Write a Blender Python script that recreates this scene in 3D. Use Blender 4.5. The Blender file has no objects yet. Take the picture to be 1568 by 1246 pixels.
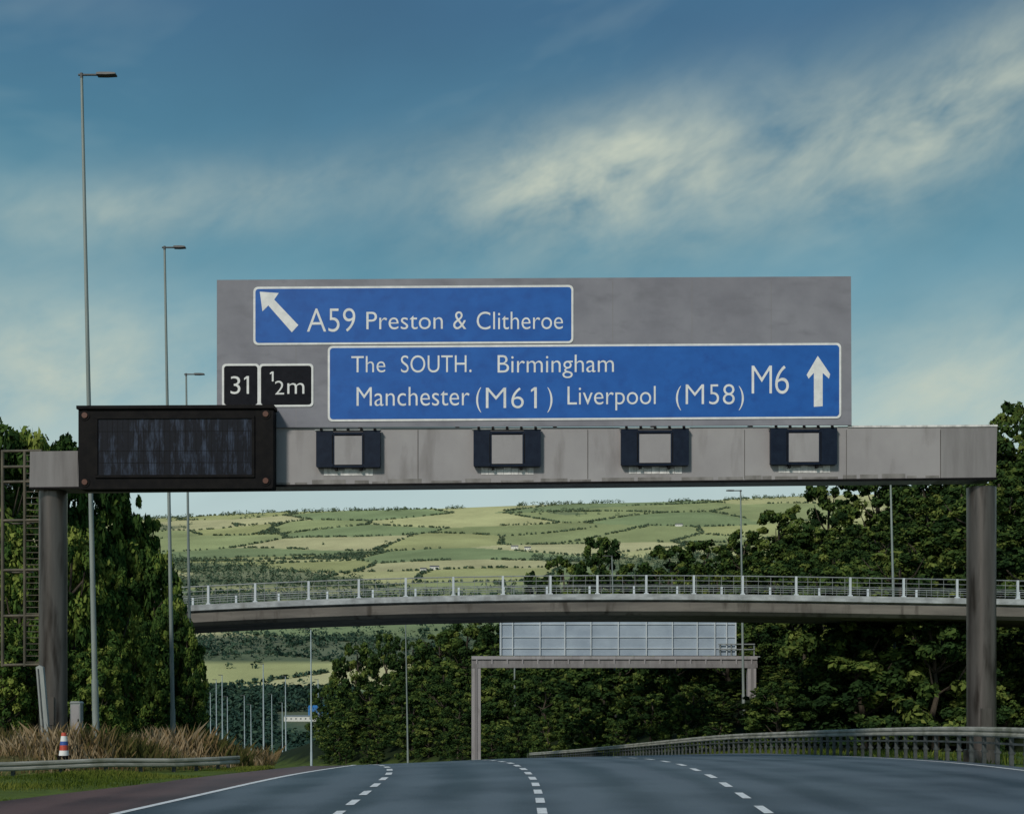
import bpy, math, random
import numpy as np
from mathutils import Vector
random.seed(7)
RNG = np.random.default_rng(11)
scene = bpy.context.scene

# ------------------------------------------------------------------ image-to-world and terrain helpers
EYE = 2.0
F = 2000.0
def P(u, v, d):  # u, v: image pixel coordinates; d: depth picked for the object
    """image pixel (u, v) placed at chosen depth d -> world metres"""
    return ((u-784.0)*d/F, d, EYE+(1063.0-v)*d/F)
def s2l(c):
    out=[]
    for k in c:
        k=k/255.0
        out.append(k/12.92 if k<=0.04045 else ((k+0.055)/1.055)**2.4)
    return tuple(out)
def ss(t):
    t=np.clip(t,0,1); return t*t*(3-2*t)
def sp(x,k): return k*np.logaddexp(0,x/k)

_ys=np.arange(-80,900,0.5)
def smooth_fn(pts,ker=9):
    a=np.array(pts,float)
    y=np.interp(_ys,a[:,0],a[:,1])
    k=np.ones(ker)/ker
    yp=np.pad(y,(ker,ker),mode='edge')
    y=np.convolve(np.convolve(yp,k,'same'),k,'same')[ker:-ker]
    return lambda q: np.interp(q,_ys,y)
XL=smooth_fn([(-80,-13),(18,-12),(27.2,-10.7),(32,-9.3),(40,-7.9),(46,-7.6),(55,-8.8),(70,-12),(100,-22),(150,-42),(220,-75),(300,-110),(600,-230)])
XW=smooth_fn([(-80,-8),(18,-7.85),(21.9,-7.5),(28.2,-6.8),(36.4,-6.1),(41,-5.6),(46,-5.5),(55,-6.8),(70,-10),(100,-19),(150,-38),(220,-70),(300,-104),(600,-224)])
XR=smooth_fn([(-80,14.3),(18,14.3),(38,14.3),(68,13.4),(100,10),(130,6),(160,-1),(200,-14),(240,-33),(300,-60),(400,-100),(600,-180)],13)
D1=smooth_fn([(-80,-3),(20,-3.0),(26,-3.08),(31,-3.17),(35,-3.28),(39,-3.65),(43,-4.3),(50,-5.6),(70,-8.6),(100,-15),(300,-90)],5)
D2=smooth_fn([(-80,.5),(20,.5),(26,.54),(31,.52),(36,.33),(41,-.08),(46,-.8),(55,-2.2),(70,-5),(100,-10),(300,-82)],5)
D3=smooth_fn([(-80,4),(20,4.2),(25,4.53),(32,4.93),(39,5.05),(45,4.8),(55,3.8),(70,1.6),(100,-2),(300,-74)],5)
BX=smooth_fn([(-80,-40),(28,-25),(33,-18),(36.7,-14.4),(39.5,-11),(42,-8.8),(55,-9.7),(70,-13),(100,-23),(300,-112),(600,-240)],5)
_py=[250,300,500,800,1000,1200,1400,1700,2000,2300,2600,3000,3400,3700,3900,4500,9000,20000]
_pz=[-12,-14,-26,-38,-30,-5,12,70,130,185,255,345,455,535,556,540,420,300]
def prof(Y): return np.interp(Y,_py,_pz)
def base_z(X,Y):
    X=np.asarray(X,float); Y=np.asarray(Y,float)
    Yc=np.minimum(Y,420)
    z=-.038*sp(Yc-40,4)+.025*np.clip(X,-8,0)
    t=np.clip((X+6)/18,0,1.4); dc=42+33*t**1.2
    z=z-.017*sp(Yc-dc,5)
    w=ss((Y-250)/250)
    return z*(1-w)+w*prof(Y)
def ground_z(X,Y):
    X=np.asarray(X,float); Y=np.asarray(Y,float)
    z=base_z(X,Y)
    z=z+.55*ss((BX(Y)-X)/3.0)*(1-ss((Y-47)/10))*ss((Y+5)/20)
    r=X-XR(Y)
    z=z+np.clip(.45*(r-4),0,24+0.02*np.clip(r,0,400))*ss((Y-97)/30)*(1-ss((Y-290)/130))
    ins=ss((X-XL(Y))/.5)*ss((XR(Y)+.6-X)/.5)*(Y<500)
    z=z-.10*ins-.02
    far=ss((Y-900)/900)
    z=z+far*(4*np.sin(X/310+1.3)*np.sin(Y/360)+1.5*np.sin(X/120+Y/190)+X*.034*ss((Y-2200)/1400)+4*np.sin(X/430+2)*ss((Y-3000)/600))
    z=z+0.05*np.sin(X*.9)*np.sin(Y*.7)*(1-ins)*(Y>20)*(Y<80)
    return z

# ------------------------------------------------------------------ materials
def newmat(name):
    m=bpy.data.materials.new(name); m.use_nodes=True
    nt=m.node_tree; b=nt.nodes['Principled BSDF']
    return m,nt,b
def noise_mat(name,c1,c2,scale=1.0,stretch=(1,1,1),rough=.7,bump=.1,detail=6,lo=.35,hi=.65,metal=0,c3=None,scale3=8,spec=.5,s3=(1,1,1),lo3=.55,hi3=.7):
    m,nt,b=newmat(name); N=nt.nodes; L=nt.links
    tc=N.new('ShaderNodeTexCoord'); mp=N.new('ShaderNodeMapping'); mp.inputs['Scale'].default_value=stretch
    L.new(tc.outputs['Object'],mp.inputs['Vector'])
    n=N.new('ShaderNodeTexNoise'); n.inputs['Scale'].default_value=scale; n.inputs['Detail'].default_value=detail; n.inputs['Roughness'].default_value=.62
    L.new(mp.outputs[0],n.inputs['Vector'])
    r=N.new('ShaderNodeValToRGB'); r.color_ramp.elements[0].position=lo; r.color_ramp.elements[1].position=hi
    r.color_ramp.elements[0].color=(*c1,1); r.color_ramp.elements[1].color=(*c2,1)
    L.new(n.outputs['Fac'],r.inputs[0]); col=r.outputs[0]
    if c3 is not None:
        mp3=N.new('ShaderNodeMapping'); mp3.inputs['Scale'].default_value=s3; L.new(tc.outputs['Object'],mp3.inputs['Vector'])
        n3=N.new('ShaderNodeTexNoise'); n3.inputs['Scale'].default_value=scale3; n3.inputs['Detail'].default_value=5; L.new(mp3.outputs[0],n3.inputs['Vector'])
        r3=N.new('ShaderNodeMapRange'); r3.inputs[1].default_value=lo3; r3.inputs[2].default_value=hi3; L.new(n3.outputs['Fac'],r3.inputs[0])
        mx=N.new('ShaderNodeMixRGB'); L.new(r3.outputs[0],mx.inputs[0]); L.new(col,mx.inputs[1]); mx.inputs[2].default_value=(*c3,1); col=mx.outputs[0]
    L.new(col,b.inputs['Base Color'])
    b.inputs['Roughness'].default_value=rough; b.inputs['Metallic'].default_value=metal
    b.inputs['Specular IOR Level'].default_value=spec
    if bump>0:
        bp=N.new('ShaderNodeBump'); bp.inputs['Strength'].default_value=bump; bp.inputs['Distance'].default_value=.05
        L.new(n.outputs['Fac'],bp.inputs['Height']); L.new(bp.outputs[0],b.inputs['Normal'])
    return m
M={}
M['panel']=noise_mat('weathered_grey_panel',(.195,.195,.225),(.27,.27,.30),.5,(1,1,1),.65,.0,6,.3,.7,c3=(.18,.18,.205),scale3=1.2,s3=(1,1,2.5),lo3=.5,hi3=.8,spec=.25)
M['beam']=noise_mat('weathered_beam_paint',(.29,.275,.28),(.37,.355,.355),.5,(1,1,.8),.65,.0,6,.3,.7,c3=(.20,.185,.18),scale3=1.3,s3=(1.6,1,.35),lo3=.55,hi3=.82,spec=.25)
M['beam_end']=noise_mat('sooty_beam_end',(.17,.16,.16),(.27,.26,.26),.9,(2.5,1,.3),.65,.0,6,.3,.7,spec=.25)
M['beam_pale']=noise_mat('pale_cleaned_paint',(.45,.44,.43),(.80,.78,.76),5,(1,1,.5),.6,.0,5,.35,.6)
M['grime']=noise_mat('grimy_lower_edge',(.14,.13,.12),(.27,.255,.245),2.2,(1,1,.6),.7,.0,6,.35,.65)
M['post']=noise_mat('stained_steel_column',(.055,.046,.040),(.17,.15,.14),.9,(1.2,1.2,.12),.33,.03,7,.3,.7,metal=.55,c3=(.028,.02,.016),scale3=1.5,s3=(2,2,.3),lo3=.5,hi3=.68,spec=.5)
M['dark']=noise_mat('black_housing',(.003,.003,.004),(.009,.008,.008),3,(1,1,1),.6,.02,spec=.10)
M['navy']=noise_mat('navy_matrix_housing',(.005,.010,.024),(.010,.018,.036),4,(1,1,1),.5,.02,spec=.15)
M['blue']=noise_mat('motorway_blue_sheeting',(.014,.10,.38),(.020,.13,.46),1.1,(1,1,1.5),.5,.0,6,.3,.7,c3=(.014,.085,.34),scale3=2.5,lo3=.5,hi3=.8,spec=.25)
M['white']=noise_mat('white_sheeting',(.68,.69,.68),(.84,.84,.82),4,(1,1,1),.5,.0,spec=.3)
M['black']=noise_mat('black_sheeting',(.003,.004,.008),(.008,.009,.014),4,(1,1,1),.6,.0,spec=.12)
M['orange']=noise_mat('amber_lens',(.07,.020,.010),(.12,.036,.016),20,(1,1,1),.4,.0)
M['red']=noise_mat('red_band',(.45,.05,.03),(.55,.08,.04),20,(1,1,1),.5,.0)
M['bluep']=noise_mat('blue_band',(.03,.08,.30),(.04,.1,.36),20,(1,1,1),.5,.0)
M['galv']=noise_mat('galvanised_steel',(.20,.22,.22),(.34,.36,.35),3,(1,1,.2),.5,.02,metal=.2)
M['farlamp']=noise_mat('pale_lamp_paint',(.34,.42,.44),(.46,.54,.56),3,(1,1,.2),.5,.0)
M['lamp']=noise_mat('lamp_column_paint',(.16,.20,.19),(.27,.31,.29),1.2,(1,1,.15),.5,.02)
M['lamphead']=noise_mat('lamp_head_grey',(.06,.06,.06),(.10,.10,.10),3,(1,1,1),.5,.0)
M['rust']=noise_mat('weathered_lattice_steel',(.06,.055,.038),(.14,.12,.085),2,(1,1,.4),.7,.05)
M['rail']=noise_mat('weathered_rail',(.24,.24,.20),(.42,.41,.36),2.5,(.5,.5,3),.6,.05,c3=(.12,.13,.08),scale3=1.2,lo3=.5,hi3=.75)
M['railpost']=noise_mat('barrier_post_steel',(.03,.035,.035),(.08,.09,.09),3,(1,1,1),.6,.02)
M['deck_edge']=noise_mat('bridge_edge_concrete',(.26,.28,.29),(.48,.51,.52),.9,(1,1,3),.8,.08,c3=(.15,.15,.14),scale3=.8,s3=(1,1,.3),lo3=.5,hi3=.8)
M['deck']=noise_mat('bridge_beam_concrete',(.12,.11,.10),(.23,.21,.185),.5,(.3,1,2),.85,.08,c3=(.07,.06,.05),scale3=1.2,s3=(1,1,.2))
M['signback']=noise_mat('aluminium_sign_back',(.27,.33,.40),(.36,.43,.50),.4,(1,1,1),.5,.0,5)
M['signrib']=noise_mat('aluminium_rib',(.48,.53,.56),(.60,.65,.68),.4,(1,1,1),.5,.0,5)
M['wall']=noise_mat('white_render_wall',(.6,.6,.56),(.75,.75,.7),1,(1,1,1),.8,.0)
M['slate']=noise_mat('slate_roof',(.07,.07,.08),(.12,.12,.13),2,(1,1,1),.8,.0)
M['cladding']=noise_mat('blue_cladding',(.03,.16,.42),(.05,.22,.52),2,(1,1,1),.6,.0)
M['glass']=noise_mat('window_glass',(.02,.03,.04),(.03,.04,.05),2,(1,1,1),.2,.0)
M['bark']=noise_mat('bark',(.03,.022,.015),(.08,.065,.045),3,(3,3,.6),.9,.0)

def vms_screen():
    m,nt,b=newmat('led_matrix_screen'); N=nt.nodes; L=nt.links
    tc=N.new('ShaderNodeTexCoord')
    mp=N.new('ShaderNodeMapping'); mp.inputs['Scale'].default_value=(4,1,.8); L.new(tc.outputs['Object'],mp.inputs[0])
    n=N.new('ShaderNodeTexNoise'); n.inputs['Scale'].default_value=1.0; n.inputs['Detail'].default_value=5; n.inputs['Roughness'].default_value=.7; L.new(mp.outputs[0],n.inputs['Vector'])
    r=N.new('ShaderNodeValToRGB'); r.color_ramp.elements[0].position=.48; r.color_ramp.elements[1].position=.70
    r.color_ramp.elements[0].color=(.003,.004,.010,1); r.color_ramp.elements[1].color=(.05,.07,.115,1)  # bluish streaks: reflections on the screen painted into its colour
    L.new(n.outputs['Fac'],r.inputs[0])
    L.new(r.outputs[0],b.inputs['Base Color']); b.inputs['Roughness'].default_value=.35; b.inputs['Specular IOR Level'].default_value=.2
    return m
M['screen']=vms_screen()

def road_mat(name,ca,cb):
    m,nt,b=newmat(name); N=nt.nodes; L=nt.links
    uv=N.new('ShaderNodeUVMap'); uv.uv_map='lane'
    mp=N.new('ShaderNodeMapping'); mp.inputs['Scale'].default_value=(2.6,.045,1); L.new(uv.outputs[0],mp.inputs[0])
    n=N.new('ShaderNodeTexNoise'); n.inputs['Scale'].default_value=1; n.inputs['Detail'].default_value=5; L.new(mp.outputs[0],n.inputs['Vector'])
    tc=N.new('ShaderNodeTexCoord')
    n2=N.new('ShaderNodeTexNoise'); n2.inputs['Scale'].default_value=26; n2.inputs['Detail'].default_value=4; L.new(tc.outputs['Object'],n2.inputs['Vector'])
    n3=N.new('ShaderNodeTexNoise'); n3.inputs['Scale'].default_value=.3; n3.inputs['Detail'].default_value=5; L.new(tc.outputs['Object'],n3.inputs['Vector'])
    sx=N.new('ShaderNodeSeparateXYZ'); L.new(uv.outputs[0],sx.inputs[0])
    mu=N.new('ShaderNodeMath'); mu.operation='MULTIPLY'; mu.inputs[1].default_value=4*math.pi; L.new(sx.outputs[0],mu.inputs[0])
    co=N.new('ShaderNodeMath'); co.operation='COSINE'; L.new(mu.outputs[0],co.inputs[0])
    def mth(op,a,bv):
        q=N.new('ShaderNodeMath'); q.operation=op
        if isinstance(a,(int,float)): q.inputs[0].default_value=a
        else: L.new(a,q.inputs[0])
        if isinstance(bv,(int,float)): q.inputs[1].default_value=bv
        else: L.new(bv,q.inputs[1])
        return q.outputs[0]
    f=mth('MULTIPLY',n.outputs['Fac'],1.5)
    f=mth('ADD',f,mth('MULTIPLY',co.outputs[0],-.15))
    f=mth('ADD',f,mth('MULTIPLY',mth('SUBTRACT',n2.outputs['Fac'],.5),.8))
    f=mth('ADD',f,mth('MULTIPLY',mth('SUBTRACT',n3.outputs['Fac'],.5),1.5))
    r=N.new('ShaderNodeValToRGB'); r.color_ramp.elements[0].position=.35; r.color_ramp.elements[1].position=1.15 if False else 1.0
    r.color_ramp.elements[0].color=(*ca,1); r.color_ramp.elements[1].color=(*cb,1); L.new(f,r.inputs[0])
    L.new(r.outputs[0],b.inputs['Base Color'])
    rr=N.new('ShaderNodeMapRange'); rr.inputs[3].default_value=.36; rr.inputs[4].default_value=.70; L.new(n.outputs['Fac'],rr.inputs[0]); L.new(rr.outputs[0],b.inputs['Roughness'])
    bp=N.new('ShaderNodeBump'); bp.inputs['Strength'].default_value=.3; bp.inputs['Distance'].default_value=.02; L.new(n2.outputs['Fac'],bp.inputs['Height']); L.new(bp.outputs[0],b.inputs['Normal'])
    return m
M['asphalt']=road_mat('asphalt',(.024,.037,.050),(.10,.125,.148))
M['shoulder']=road_mat('red_brown_tarmac',(.055,.026,.023),(.13,.070,.060))
M['paint']=noise_mat('road_paint',(.50,.52,.52),(.80,.81,.80),7,(1,1,1),.6,.0,7,.25,.5,c3=(.16,.17,.18),scale3=9,lo3=.58,hi3=.75)

def ground_mat():
    m,nt,b=newmat('land_cover'); N=nt.nodes; L=nt.links
    at=N.new('ShaderNodeAttribute'); at.attribute_name='cover'
    tc=N.new('ShaderNodeTexCoord')
    n=N.new('ShaderNodeTexNoise'); n.inputs['Scale'].default_value=1.3; n.inputs['Detail'].default_value=5; n.inputs['Roughness'].default_value=.7; L.new(tc.outputs['Object'],n.inputs['Vector'])
    n2=N.new('ShaderNodeTexNoise'); n2.inputs['Scale'].default_value=.008; n2.inputs['Detail'].default_value=5; n2.inputs['Roughness'].default_value=.6; L.new(tc.outputs['Object'],n2.inputs['Vector'])
    r=N.new('ShaderNodeMapRange'); r.inputs[1].default_value=.3; r.inputs[2].default_value=.7; r.inputs[3].default_value=.65; r.inputs[4].default_value=1.35; L.new(n.outputs['Fac'],r.inputs[0])
    r2=N.new('ShaderNodeMapRange'); r2.inputs[1].default_value=.3; r2.inputs[2].default_value=.7; r2.inputs[3].default_value=.80; r2.inputs[4].default_value=1.15; L.new(n2.outputs['Fac'],r2.inputs[0])
    mm=N.new('ShaderNodeMath'); mm.operation='MULTIPLY'; L.new(r.outputs[0],mm.inputs[0]); L.new(r2.outputs[0],mm.inputs[1])
    vm=N.new('ShaderNodeVectorMath'); vm.operation='SCALE'; L.new(at.outputs['Color'],vm.inputs[0]); L.new(mm.outputs[0],vm.inputs['Scale'])
    L.new(vm.outputs[0],b.inputs['Base Color']); b.inputs['Roughness'].default_value=.95; b.inputs['Specular IOR Level'].default_value=.1
    return m
M['ground']=ground_mat()

def leaf_mat(name,cols,transl=0):
    m=bpy.data.materials.new(name); m.use_nodes=True; nt=m.node_tree; N=nt.nodes; L=nt.links
    N.remove(N['Principled BSDF']); out=N['Material Output']
    at=N.new('ShaderNodeAttribute'); at.attribute_name='tint'
    oi=N.new('ShaderNodeObjectInfo')
    ad=N.new('ShaderNodeMath'); ad.operation='MULTIPLY_ADD'; ad.inputs[1].default_value=.28; L.new(oi.outputs['Random'],ad.inputs[0]); L.new(at.outputs['Fac'],ad.inputs[2])
    sb=N.new('ShaderNodeMath'); sb.operation='SUBTRACT'; sb.inputs[1].default_value=.14; L.new(ad.outputs[0],sb.inputs[0])
    r=N.new('ShaderNodeValToRGB'); cr=r.color_ramp
    cr.elements[0].position=0; cr.elements[0].color=(*cols[0],1); cr.elements[1].position=1; cr.elements[1].color=(*cols[-1],1)
    for i,c in enumerate(cols[1:-1]):
        e=cr.elements.new((i+1)/(len(cols)-1)); e.color=(*c,1)
    L.new(sb.outputs[0],r.inputs[0])
    d=N.new('ShaderNodeBsdfDiffuse'); L.new(r.outputs[0],d.inputs[0])
    if transl>0:
        t=N.new('ShaderNodeBsdfTranslucent'); mx=N.new('ShaderNodeMixShader'); mx.inputs[0].default_value=transl
        L.new(r.outputs[0],t.inputs[0]); L.new(d.outputs[0],mx.inputs[1]); L.new(t.outputs[0],mx.inputs[2]); L.new(mx.outputs[0],out.inputs['Surface'])
    else: L.new(d.outputs[0],out.inputs['Surface'])
    return m
M['leaf']=leaf_mat('broadleaf_foliage',[(.016,.034,.013),(.038,.072,.022),(.085,.125,.030),(.17,.20,.05)])
M['nearleaf']=leaf_mat('hedgerow_foliage',[(.020,.044,.014),(.055,.105,.026),(.12,.175,.036),(.24,.28,.065)])
M['farleaf']=leaf_mat('hazed_distant_foliage',[(.022,.048,.040),(.042,.080,.055),(.085,.13,.08),(.15,.19,.12)])  # greyed, paler greens: aerial haze mixed into the leaf colour
M['grass']=leaf_mat('dry_grass',[(.05,.07,.018),(.12,.11,.04),(.26,.18,.09),(.46,.36,.23)],.3)
M['turf']=leaf_mat('verge_turf',[(.05,.08,.012),(.11,.15,.025),(.19,.21,.045)],.3)

# ------------------------------------------------------------------ mesh builder
class MB:
    def __init__(s): s.v=[]; s.f=[]; s.m=[]; s.mats=[]; s.smooth=[]
    def mi(s,k):
        if k not in s.mats: s.mats.append(k)
        return s.mats.index(k)
    def add(s,vs,fs,mat,sm=False):
        o=len(s.v); s.v+= [tuple(map(float,a)) for a in vs]; i=s.mi(mat)
        for f in fs: s.f.append([o+a for a in f]); s.m.append(i); s.smooth.append(sm)
    def box(s,x0,x1,y0,y1,z0,z1,mat):
        x0,x1=sorted((x0,x1)); z0,z1=sorted((z0,z1))
        vs=[(x0,y0,z0),(x1,y0,z0),(x1,y1,z0),(x0,y1,z0),(x0,y0,z1),(x1,y0,z1),(x1,y1,z1),(x0,y1,z1)]
        s.add(vs,[(0,3,2,1),(4,5,6,7),(0,1,5,4),(1,2,6,5),(2,3,7,6),(3,0,4,7)],mat)
    def prism(s,poly,y0,y1,mat):
        n=len(poly)
        a=sum(poly[i][0]*poly[(i+1)%n][1]-poly[(i+1)%n][0]*poly[i][1] for i in range(n))
        if a<0: poly=poly[::-1]
        vs=[(x,y0,z) for x,z in poly]+[(x,y1,z) for x,z in poly]
        fs=[list(range(n)),list(range(2*n-1,n-1,-1))]+[(i,i+n,(i+1)%n+n,(i+1)%n) for i in range(n)]
        s.add(vs,fs,mat)
    def tube(s,p0,p1,r0,r1,mat,n=10,cap=True,sm=True):
        p0=Vector(p0); p1=Vector(p1); d=(p1-p0).normalized()
        a=d.cross(Vector((0,1,0))) if abs(d.y)<.9 else d.cross(Vector((1,0,0)))
        a.normalize(); b=d.cross(a)
        vs=[]
        for p,r in((p0,r0),(p1,r1)):
            for i in range(n):
                t=2*math.pi*i/n; vs.append(p+a*math.cos(t)*r+b*math.sin(t)*r)
        s.add(vs,[(i,(i+1)%n,(i+1)%n+n,i+n) for i in range(n)],mat,sm)
        if cap: s.add(vs,[tuple(range(n))[::-1],tuple(range(n,2*n))],mat)
    def build(s,name,parent=None):
        me=bpy.data.meshes.new(name); me.from_pydata(s.v,[],s.f)
        for k in s.mats: me.materials.append(M[k])
        me.polygons.foreach_set('material_index',s.m); me.polygons.foreach_set('use_smooth',s.smooth)
        me.update()
        ob=bpy.data.objects.new(name,me); scene.collection.objects.link(ob)
        if parent: ob.parent=parent
        return ob
def empty(name):
    e=bpy.data.objects.new(name,None); scene.collection.objects.link(e); return e
def quad(u0,v0,u1,v1,d,sk=.006):
    uc=(u0+u1)/2
    r=[]
    for u,v in((u0,v1),(u1,v1),(u1,v0),(u0,v0)):
        p=P(u,v-(u-uc)*sk,d); r.append((p[0],p[2]))
    return r
def rrect(u0,v0,u1,v1,d,rad,sk=.006,n=5):
    uc=(u0+u1)/2; pts=[]
    for cx,cy,a0 in((u1-rad,v0+rad,0),(u0+rad,v0+rad,90),(u0+rad,v1-rad,180),(u1-rad,v1-rad,270)):
        for i in range(n+1):
            a=math.radians(a0+90*i/n); u=cx+rad*math.cos(a); v=cy-rad*math.sin(a)
            p=P(u,v-(u-uc)*sk,d); pts.append((p[0],p[2]))
    return pts
_cap={}
def text_mesh(body,weight=0.0):
    cu=bpy.data.curves.new('t','FONT'); cu.body=body; cu.size=1; cu.offset=weight; cu.resolution_u=6
    ob=bpy.data.objects.new('t',cu); scene.collection.objects.link(ob)
    dg=bpy.context.evaluated_depsgraph_get(); me=ob.evaluated_get(dg).to_mesh()
    vs=[tuple(v.co) for v in me.vertices]; fs=[tuple(p.vertices) for p in me.polygons]
    bpy.data.objects.remove(ob); bpy.data.curves.remove(cu)
    return vs,fs
def lettering(mb,body,u0,u1,vcap,vbase,d,mat='white',sk=.006,weight=-.006):
    if 'H' not in _cap:
        vs,_=text_mesh('H'); _cap['H']=max(v[1] for v in vs)
    vs,fs=text_mesh(body,weight)
    xs=[v[0] for v in vs]; x0,x1=min(xs),max(xs)
    X0=P(u0,0,d)[0]; X1=P(u1,0,d)[0]; zb=P(0,vbase,d)[2]; zt=P(0,vcap,d)[2]
    sx=(X1-X0)/(x1-x0); sz=(zt-zb)/_cap['H']; xc=(X0+X1)/2
    out=[]
    for v in vs:
        X=X0+(v[0]-x0)*sx; out.append((X,d,zb+v[1]*sz+(X-xc)*sk))
    mb.add(out,fs,mat)

# ------------------------------------------------------------------ ground sheet
def axis(fine0,fine1,step,lims,growth,maxstep):
    a=list(np.arange(fine0,fine1+1e-6,step))
    s=step; x=a[-1]
    while x<lims[1]:
        s=min(s*growth,maxstep if x<1800 else 1e9); x+=s; a.append(x)
    s=step; x=a[0]; lo=[]
    while x>lims[0]:
        s=min(s*growth,maxstep if x>-1800 else 1e9); x-=s; lo.append(x)
    return np.array(lo[::-1]+a)
gx=axis(-26,22,.5,(-9000,9000),1.06,14)
gy=list(np.arange(-60,18,3))+list(np.arange(18,72,.5)); s=.5; y=gy[-1]
while y<3900:
    s=min(s*1.05,14); y+=s; gy.append(y)
while y<15000:
    s*=1.15; y+=s; gy.append(y)
gy=np.array([-900,-400,-200,-120]+gy,float)
GX,GY=np.meshgrid(gx,gy)
GZ=ground_z(GX,GY)
NS=330
ST=np.stack([RNG.uniform(-2200,2200,NS),RNG.uniform(500,4300,NS)],1)
pal=np.array([(.40,.41,.18),(.50,.49,.24),(.33,.37,.17),(.55,.52,.28),(.25,.31,.15),(.43,.44,.20)])  # pale desaturated fields; distance haze is part of these colours
SC=pal[RNG.integers(0,len(pal),NS)]*RNG.uniform(.9,1.08,(NS,1))
def vor(X,Y):
    X=np.ravel(X);Y=np.ravel(Y)
    Xw=X+18*np.sin(Y/90); Yw=Y+15*np.sin(X/70)
    i1=np.zeros(len(X),int); e=np.zeros(len(X))
    for s0 in range(0,len(X),20000):
        dx=(Xw[s0:s0+20000,None]-ST[None,:,0])/1.7; dy=Yw[s0:s0+20000,None]-ST[None,:,1]
        dd=np.sqrt(dx*dx+dy*dy); idx=np.argpartition(dd,1,axis=1)[:,:2]
        dv=np.take_along_axis(dd,idx,1); o=np.argsort(dv,1); idx=np.take_along_axis(idx,o,1); dv=np.take_along_axis(dv,o,1)
        i1[s0:s0+20000]=idx[:,0]; e[s0:s0+20000]=dv[:,1]-dv[:,0]
    return i1,e
def wn(X,Y):
    return (np.sin(X/170+1.7*np.sin(Y/230))+np.sin(Y/115+1.3*np.sin(X/250)+2)+.6*np.sin(X/57+Y/71))/2.6
def dens(X,Y):
    w=wn(X,Y)
    d=np.interp(Y,[500,700,1320,1345,1540,1570,1740,1770,1960,2000,2200,2240,2330,2370,2480,2760,2800,5000],[.8,.95,.95,.03,.03,.9,.9,.12,.12,.85,.85,.25,.25,.8,.7,.6,.0,.0])
    th=np.interp(Y,[1450,2200,2700,2760,3600],[-.75,-.40,-.0,.8,.95])
    m=(w>th)|(Y<1330)
    return d*m+ (Y>2760)*(w>th)*.6
x=GX.ravel(); y=GY.ravel()
i1,e=vor(x,y)
fc=SC[i1]
dn=dens(x,y)
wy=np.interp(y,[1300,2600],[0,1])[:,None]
wood=np.array((.045,.08,.06))*(1-wy)+np.array((.13,.175,.11))*wy  # pales with distance: haze painted into the woodland ground colour
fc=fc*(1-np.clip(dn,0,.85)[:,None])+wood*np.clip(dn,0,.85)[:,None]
nearw=1-ss((y-420)/150)
r_=x-XR(y)
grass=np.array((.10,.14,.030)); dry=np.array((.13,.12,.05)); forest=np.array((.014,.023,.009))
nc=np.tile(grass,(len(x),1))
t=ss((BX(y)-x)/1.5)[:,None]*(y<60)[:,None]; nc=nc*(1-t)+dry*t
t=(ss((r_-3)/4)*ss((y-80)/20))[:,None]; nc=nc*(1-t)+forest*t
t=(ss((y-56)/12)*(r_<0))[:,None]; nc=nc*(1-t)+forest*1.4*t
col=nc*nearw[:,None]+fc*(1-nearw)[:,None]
ny,nx=GX.shape
me=bpy.data.meshes.new('ground')
vv=np.stack([x,y,GZ.ravel()],1)
a=(np.arange(ny-1)[:,None]*nx+np.arange(nx-1)[None,:]).ravel()
ff=np.stack([a,a+1,a+1+nx,a+nx],1)
def mesh_np(me,vv,ff):
    n=len(ff); k=ff.shape[1]
    me.vertices.add(len(vv)); me.vertices.foreach_set('co',vv.astype(np.float32).ravel())
    me.loops.add(n*k); me.loops.foreach_set('vertex_index',ff.astype(np.int32).ravel())
    me.polygons.add(n); me.polygons.foreach_set('loop_start',np.arange(0,n*k,k,dtype=np.int32))
    me.polygons.foreach_set('loop_total',np.full(n,k,dtype=np.int32))
    me.update(calc_edges=True); me.validate()
mesh_np(me,vv,ff)
me.polygons.foreach_set('use_smooth',[True]*len(me.polygons))
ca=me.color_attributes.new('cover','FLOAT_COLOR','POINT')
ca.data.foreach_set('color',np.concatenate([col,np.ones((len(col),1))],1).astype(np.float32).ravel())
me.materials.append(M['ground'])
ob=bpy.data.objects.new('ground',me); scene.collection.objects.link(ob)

# ------------------------------------------------------------------ road
def strip(name,fa,fb,ys,n,mat,dz=0.0):
    ys=np.array(ys); A=fa(ys); B=fb(ys); t=np.linspace(0,1,n)
    X=A[:,None]*(1-t)+B[:,None]*t; Y=np.repeat(ys[:,None],n,1); Z=base_z(X,Y)+dz
    me=bpy.data.meshes.new(name); vv=np.stack([X.ravel(),Y.ravel(),Z.ravel()],1)
    a=(np.arange(len(ys)-1)[:,None]*n+np.arange(n-1)[None,:]).ravel()
    mesh_np(me,vv,np.stack([a,a+1,a+1+n,a+n],1))
    me.polygons.foreach_set('use_smooth',[True]*len(me.polygons))
    uv=me.uv_layers.new(name='lane'); li=np.zeros(len(me.loops),dtype=np.int32); me.loops.foreach_get('vertex_index',li)
    lat=((X-D2(Y))/3.7).ravel()
    uv.data.foreach_set('uv',np.stack([lat[li],Y.ravel()[li]],1).astype(np.float32).ravel())
    me.materials.append(M[mat]); ob=bpy.data.objects.new(name,me); scene.collection.objects.link(ob); return ob
ysr=list(np.arange(-60,16,2))+list(np.arange(16,80,.5))+list(np.arange(80,300,2))
strip('motorway_carriageway',XW,lambda q:XR(q)+.25,ysr,30,'asphalt')
strip('hard_shoulder',XL,XW,ysr,8,'shoulder')
mk=MB()
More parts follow.
